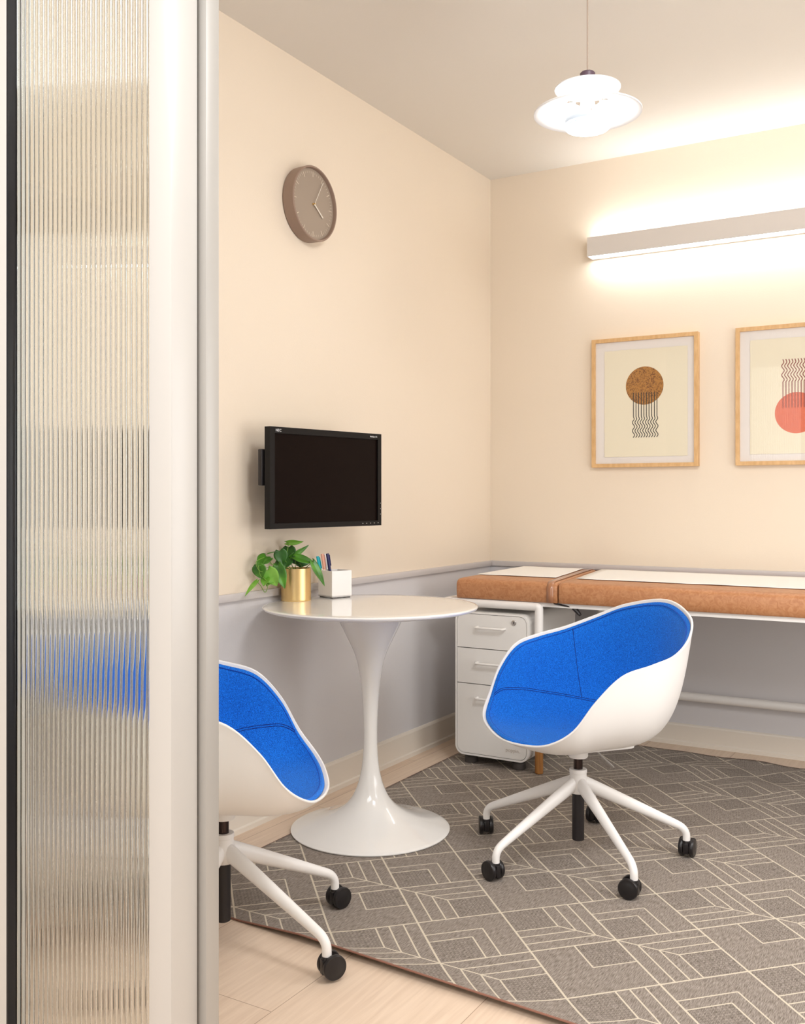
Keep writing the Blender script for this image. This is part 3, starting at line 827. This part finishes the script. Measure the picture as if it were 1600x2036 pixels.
for z0, z1, hz in ((.4862, Z1-.0095, .572), (.3402, .4828, .427), (Z0+.0095, .3368, .284)):
    bm = NB(); o_ = clip_outline(z0, z1)
    poly_prism(bm, [(x, z) for x, z in o_], -YFc-.018, -YFc-.0005, XZ)
    dr = obj('drawer', bm, M['cab'], cb, angle=30)
    bm = NB(); yb = YFc+.002; yf = YFc-.026
    tube(bm, round_path([(-.061, yb, hz), (-.061, yf, hz), (.061, yf, hz), (.061, yb, hz)], .009), .0047, seg=14)
    obj('handle', bm, M['coat'], dr)
    if hz > .5:
        bm = NB(); lathe(bm, [(0, 0), (.0105, 0), (.0105, .004), (.009, .005), (.0, .0035)], 32); bmesh.ops.transform(bm, matrix=Matrix.Translation((.101, YFc, .600)) @ XZ, verts=bm.verts)
        lk = obj('lock', bm, M['chrome'], dr)
        lk['label'] = 'round chrome key lock'
        obj('keyhole', B(.1, .102, YFc-.0056, YFc-.0040, .595, .605), M['black'], dr, smooth=False)
text_obj('maker_mark', 'poppin.', .021, M['emboss'], cb, (.064, YFc-.0002, .0815), (PI/2, 0, 0), depth=.0006)
for fx in (-.115, .100):
    for fy in (-.205, .205):
        bm = NB(); lathe(bm, [(0, .0), (.026, .0), (.028, .004), (.028, .024), (.024, .028), (0, .028)], 32, c=(fx, fy)); lathe(bm, [(0, .028), (.010, .028), (.010, .0445), (0, .0445)], 16, c=(fx, fy))
        for v in bm.verts: v.co.z += .0050 if v.co.z < .03 else 0
        obj('castor', bm, M['dgrey'], cb)

# ------------------------------------------------------------------ examination bed
bed = thing('examination_bed', 'tan leather examination bed with white tube frame along the back wall', 'bed', (1.3, -.42, 0))
BL = Vector((1.3, -.42, 0))
def bobj(name, bm, m, **k):
    bmesh.ops.translate(bm, vec=-BL, verts=bm.verts); return obj(name, bm, m, bed, **k)
def cushion(xa_f, xa_b, xb_f, xb_b):
    """front edge y=-.785, back edge y=-.03, top rounded, ends may be skewed"""
    prof = []        # (y, z) outline counter-clockwise from bottom front
    z0, z1 = .686, .767; y0, y1 = -.788, -.03; r = .022
    prof.append((y0+.006, z0))
    prof += [(y0+.001, z0+.006), (y0-.002, z0+.030), (y0-.001, z1-r)]
    for k in range(1, 6):
        a = PI-k*PI/2/6; prof.append((y0+r*1.3+r*1.3*math.cos(a), z1-r+r*math.sin(a)))
    prof += [(y0+.06, z1+.0008), ((y0+y1)/2, z1+.001), (y1-r, z1)]
    for k in range(1, 6):
        a = PI/2-k*PI/2/6; prof.append((y1-r+r*math.cos(a), z1-r+r*math.sin(a)))
    prof += [(y1, z0+.006), (y1-.006, z0)]
    bm = NB(); rings = []
    cz = (z0+z1)/2; cy = (y0+y1)/2
    secs = [(0, .93, .5), (.002, .975, .80), (.008, .992, .94), (.020, 1, 1)]
    L = []
    for d, sy, sz in secs: L.append((0, d, sy, sz))
    for k in range(1, 12): L.append((k/12, 0, 1, 1))
    for d, sy, sz in secs[::-1]: L.append((1, -d, sy, sz))
    for f_, d, sy, sz in L:
        ring = []
        for y, z in prof:
            q = (y-y0)/(y1-y0); xa = xa_f+(xa_b-xa_f)*q; xb = xb_f+(xb_b-xb_f)*q
            x = xa+(xb-xa)*f_+d
            ins_ = (1-sz)*.02
            zz = z if z < cz else z-ins_*(z-cz)/(z1-cz)
            yy = y+(ins_*.8 if y < cy else -ins_*.8)
            ring.append(bm.verts.new((x, yy, zz)))
        rings.append(ring)
    n = len(prof)
    for A, Bq in zip(rings, rings[1:]):
        for i in range(n): bm.faces.new((A[i], A[(i+1) % n], Bq[(i+1) % n], Bq[i]))
    bm.faces.new(rings[0]); bm.faces.new(rings[-1][::-1])
    return bm
bobj('headrest_cushion', cushion(.222, .200, .668, .560), M['leather'], angle=45)
bobj('mattress_cushion', cushion(.672, .564, 2.36, 2.36), M['leather'], angle=45)
bm = NB(); box(bm, .235, 2.34, -.770, -.05, .668, .6865); bobj('base_board', bm, M['coat'])
def tb2(name, pts, r=.0168, m='coat', rnd=.012):
    bm = NB(); tube(bm, round_path(pts, rnd) if len(pts) > 2 else pts, r, seg=20); return bobj(name, bm, M[m])
zt = .667
bm = NB()
tube(bm, round_path([(.587, -.775, .11), (.587, -.775, zt), (.165, -.775, zt), (.165, -.06, zt), (.587, -.06, zt), (.587, -.06, .10)], .010, 4), .0170, seg=20)
bobj('end_frame', bm, M['coat'])
bm = NB()
tube(bm, round_path([(2.05, -.775, .11), (2.05, -.775, .650), (2.36, -.775, .650)], .010, 4), .0170, seg=20)
bobj('end_frame', bm, M['coat'])
bm = NB(); tube(bm, [(2.05, -.06, .650), (2.05, -.06, .10)], .0170, seg=20)
bobj('leg', bm, M['coat'])
for x, y in ((.587, -.775), (.587, -.06), (2.05, -.775), (2.05, -.06)):
    bm = NB(); zb = .0055 if y < -.5 else 0.0
    lathe(bm, [(0, zb), (.0145, zb), (.0165, zb+.003), (.0168, .122), (0, .122)], 32, c=(x, y)); bobj('leg_tip', bm, M['oak'])['label'] = 'round oak leg tip'
tb2('stretcher', [(.587, -.06, .228), (2.05, -.06, .228)], .019)
# strap round the joint, and its buckle below
def strap():
    bm = NB(); w = .028; pts = [(-.775, .6845), (-.7925, .687), (-.7935, .715), (-.7925, .745), (-.785, .760), (-.770, .7685), (-.72, .7705), (-.4, .7715), (-.05, .7705)]
    rows = []
    for y, z in pts:
        q = (y+.788)/.758; x = .640-.108*max(0, q)
        rows.append([bm.verts.new((x-w/2, y, z)), bm.verts.new((x+w/2, y, z))])
    for A, Bq in zip(rows, rows[1:]): bm.faces.new((A[0], A[1], Bq[1], Bq[0]))
    return bm
o = bobj('strap', strap(), M['strap']); md = o.modifiers.new('t', 'SOLIDIFY'); md.thickness = .0015
bm = NB(); tube(bm, [(.65, -.775, .684), (.70, -.765, .676), (.735, -.755, .668)], [(.008, .003), (.009, .004), (.010, .005)], seg=10)
tube(bm, [(.725, -.755, .670), (.745, -.752, .648), (.752, -.75, .640)], [(.014, .010), (.012, .008), (.006, .005)], seg=10)
o = bobj('buckle', bm, M['black']); o['label'] = 'black plastic buckle hanging under the cushion joint'
# paper covers resting on the cushions
def sheet(name, xa_f, xa_b, xb_f, xb_b, label, yf=-.60, yb=-.06):
    bm = NB(); n1, n2 = 40, 16; g = []
    for i in range(n1+1):
        r_ = []
        for j in range(n2+1):
            q = j/n2; y = yf+(yb-yf)*q; xa = xa_f+(xa_b-xa_f)*q; xb = xb_f+(xb_b-xb_f)*q; x = xa+(xb-xa)*i/n1
            z = .7705+.0012*noise.noise(Vector((x*9, y*9, 1)))
            r_.append(bm.verts.new((x, y, z)))
        g.append(r_)
    for i in range(n1):
        for j in range(n2): bm.faces.new((g[i][j], g[i+1][j], g[i+1][j+1], g[i][j+1]))
    o = obj(name, bm, M['paper']); md = o.modifiers.new('thickness', 'SOLIDIFY'); md.thickness = .0012; md.offset = 1
    return props(o, label, 'paper', 'white paper covers on the bed')
sheet('paper_cover', .226, .206, .588, .505, 'white paper sheet over the short headrest section of the bed')
sheet('paper_cover', .676, .592, 2.33, 2.33, 'long white paper sheet over the main section of the bed')

# ------------------------------------------------------------------ framed prints on the back wall
def print_frame(xc, x_half, z0, z1, label):
    p = thing('framed_print', label, 'picture', (xc, 0, z0), 0, 'framed prints on the back wall')
    H = z1-z0; fw = .017
    bm = NB()
    for a in ((-x_half, x_half, 0, fw), (-x_half, x_half, H-fw, H), (-x_half, -x_half+fw, fw, H-fw), (x_half-fw, x_half, fw, H-fw)):
        box(bm, a[0], a[1], -.032, -.0006, a[2], a[3])
    obj('frame', bm, M['maple'], p, smooth=False)
    obj('backing_board', B(-x_half+fw, x_half-fw, -.020, -.017, fw, H-fw), M['mount'], p, smooth=False)
    gb = NB(); gb.faces.new([gb.verts.new((x, -.0285, z)) for x, z in ((-x_half+fw, fw), (x_half-fw, fw), (x_half-fw, H-fw), (-x_half+fw, H-fw))])
    obj('glazing', gb, M['pane'], p, smooth=False)
    # floating sheet with slightly ragged edges
    bm = NB(); m_ = .042; pts = []
    xs0, xs1, zs0, zs1 = -x_half+fw+m_, x_half-fw-m_*.72, fw+m_*.72, H-fw-m_*.95
    N = 60
    for k in range(N): pts.append((xs0+(xs1-xs0)*k/N, zs0))
    for k in range(N): pts.append((xs1, zs0+(zs1-zs0)*k/N))
    for k in range(N): pts.append((xs1-(xs1-xs0)*k/N, zs1))
    for k in range(N): pts.append((xs0, zs1-(zs1-zs0)*k/N))
    pts = [(x+.0015*noise.noise(Vector((x*40, z*40, 0))), z+.0015*noise.noise(Vector((x*40, z*40, 9)))) for x, z in pts]
    poly_prism(bm, pts, .0215, .0223, XZ); sh = obj('art_paper', bm, M['sheet'], p)
    return p, sh
def flat_disc(cx, cz, r, y, n=72):
    bm = NB(); poly_prism(bm, [(cx+r*math.cos(2*PI*k/n), cz+r*math.sin(2*PI*k/n)) for k in range(n)], y, y+.0003, XZ); return bm
def wavy(bm, x, za, zb, wav0, wav1, amp, waves, w, y, lean=0.0):
    """one line from za down to zb, wavy between wav0 and wav1"""
    N = 90; L = []
    for k in range(N+1):
        z = za+(zb-za)*k/N
        q = (wav0-z)/(wav0-wav1) if wav0 != wav1 else 0
        dx = amp*math.sin(2*PI*waves*q)*(min(1, max(0, q)*6)) if 0 <= q <= 1 else 0
        L.append((x+dx, z))
    rows = []
    for k, (a, z) in enumerate(L):
        b = L[min(k+1, N)]; c = L[max(k-1, 0)]; t = Vector((b[0]-c[0], b[1]-c[1])).normalized(); nrm = Vector((-t.y, t.x))*w
        rows.append([bm.verts.new((a-nrm.x, -y, z-nrm.y)), bm.verts.new((a+nrm.x, -y, z+nrm.y))])
    for A, Bq in zip(rows, rows[1:]): bm.faces.new((A[0], A[1], Bq[1], Bq[0]))
p1, s1 = print_frame(.778, .244, 1.239, 1.831, 'light wood framed print of a brown-gold disc with black wavy lines')
s1c = (.781-.778, 1.607-1.239)
o = obj('printed_disc', flat_disc(s1c[0], s1c[1], .0865, .0224), M['foil'], s1); o['label'] = 'crinkled brown-gold printed disc'
bm = NB()
for k in range(10): wavy(bm, (.730-.778)+k*.0120, 1.577-1.239, 1.373-1.239, 1.470-1.239, 1.373-1.239, .0050, 2.55, .0018, .0229)
o = obj('printed_lines', bm, M['ink'], s1, smooth=False); o['label'] = 'black printed lines, straight above and wavy below'
p2, s2 = print_frame(1.426, .244, 1.239, 1.831, 'light wood framed print of a coral disc under dark red wavy lines')
o = obj('printed_disc', flat_disc(1.4285-1.426, 1.457-1.239, .0865, .0224), M['coral'], s2); o['label'] = 'flat coral printed disc'
bm = NB()
for k in range(10): wavy(bm, (1.3745-1.426)+k*.0120, 1.684-1.239, 1.479-1.239, 1.684-1.239, 1.587-1.239, .0050, 2.55, .0018, .0229)
o = obj('printed_lines', bm, M['redink'], s2, smooth=False); o['label'] = 'dark red printed lines, wavy above and straight below'

# ------------------------------------------------------------------ linear wall light
lin = thing('linear_wall_light', 'long white box wall light above the framed prints', 'light', (.53, 0, 2.209))
LX = 1.78
bm = NB()
box(bm, 0, LX, -.081, -.078, 0, .088); box(bm, 0, LX, -.016, -.0005, -.0, .088)
box(bm, 0, .003, -.078, -.016, 0, .088); box(bm, LX-.003, LX, -.078, -.016, 0, .088); box(bm, .003, LX-.003, -.078, -.016, .040, .046)
obj('housing', bm, M['linbox'], lin, smooth=False)
obj('diffuser', B(.003, LX-.003, -.078, -.016, .003, .006), M['lens'], lin, smooth=False)
obj('diffuser', B(.003, LX-.003, -.078, -.016, .082, .084), M['lens'], lin, smooth=False)

# ------------------------------------------------------------------ pendant lamp
pl = thing('pendant_lamp', 'white tiered shade pendant lamp hanging from the ceiling', 'lamp', (1.154, -1.763, 2.148))
def shell_prof(p, th):
    """open profile (r,z) given from outer rim inwards; returned as a closed thin section"""
    return p+[(r, z+th) for r, z in p[::-1]]
bm = NB()   # large lower shade, shallow and open in the middle, two window cut-outs
p = [(.150, .040), (.120, .0495), (.098, .0575), (.078, .064), (.062, .0670), (.055, .0685), (.041, .071), (.034, .072)]
cut = lambda k, i: (k in (4, 5, 9, 10)) and any(abs(((i-c+48) % 96)-48) <= 2 for c in (59, 94, 29))
lathe(bm, shell_prof(p, .0012)+[(.1512, .0436), (.1508, .0402)], 96, closed=True, skip=cut); obj('lower_shade', bm, M['shade'], pl, angle=40)
bm = NB()
p = [(.091, .109), (.083, .1125), (.068, .118), (.048, .123), (.028, .1275), (.012, .1285)]
lathe(bm, shell_prof(p, .0012)+[(.0920, .1120), (.0917, .1092)], 96, closed=True); obj('upper_shade', bm, M['shade'], pl, angle=40)
bm = NB()
p = [(.057, .032), (.0625, .022), (.0645, .010), (.0645, .001)]
lathe(bm, shell_prof(p, .0012), 72, closed=True); obj('bowl_rim', bm, M['rimblue'], pl, angle=50)
bm = NB(); lathe(bm, [(0, .004), (.0628, .004), (.0628, .0005), (.0595, -.0035), (.045, -.0085), (.025, -.0115), (0, -.0125)], 72); obj('bowl_diffuser', bm, mat('frosted_lamp_bowl', (1, 1, 1), .5, emis=(1, .98, .95), emis_s=3.5), pl, angle=50)
bm = NB(); lathe(bm, [(0, .128), (.021, .129), (.0215, .153), (.018, .157), (0, .158)], 40); obj('canopy_cap', bm, M['cap'], pl)
bm = NB(); lathe(bm, [(0, .035), (.016, .040), (.022, .055), (.020, .070), (.012, .083), (.011, .127), (0, .127)], 32); obj('bulb', bm, M['bulb'], pl)
for k in range(3):
    a = math.radians(-59.2+120*k)
    bm = NB(); tube(bm, [(.0595*math.cos(a), .0595*math.sin(a), .026), (.058*math.cos(a), .058*math.sin(a), .081), (.045*math.cos(a), .045*math.sin(a), .121)], .0011, seg=8)
    obj('strut', bm, M['strut'], pl)
bm = NB(); tube(bm, [(0, 0, .16), (0, 0, CH-2.148)], .0022, seg=10); obj('cord', bm, M['cord'], pl)
ld = bpy.data.lights.new('pendant_bulb_light', 'POINT'); ld.energy = 9; ld.color = (1, .985, .96); ld.shadow_soft_size = .03
lo = bpy.data.objects.new('pendant_bulb_light', ld); link(lo); lo.parent = pl; lo.location = (0, 0, .055)
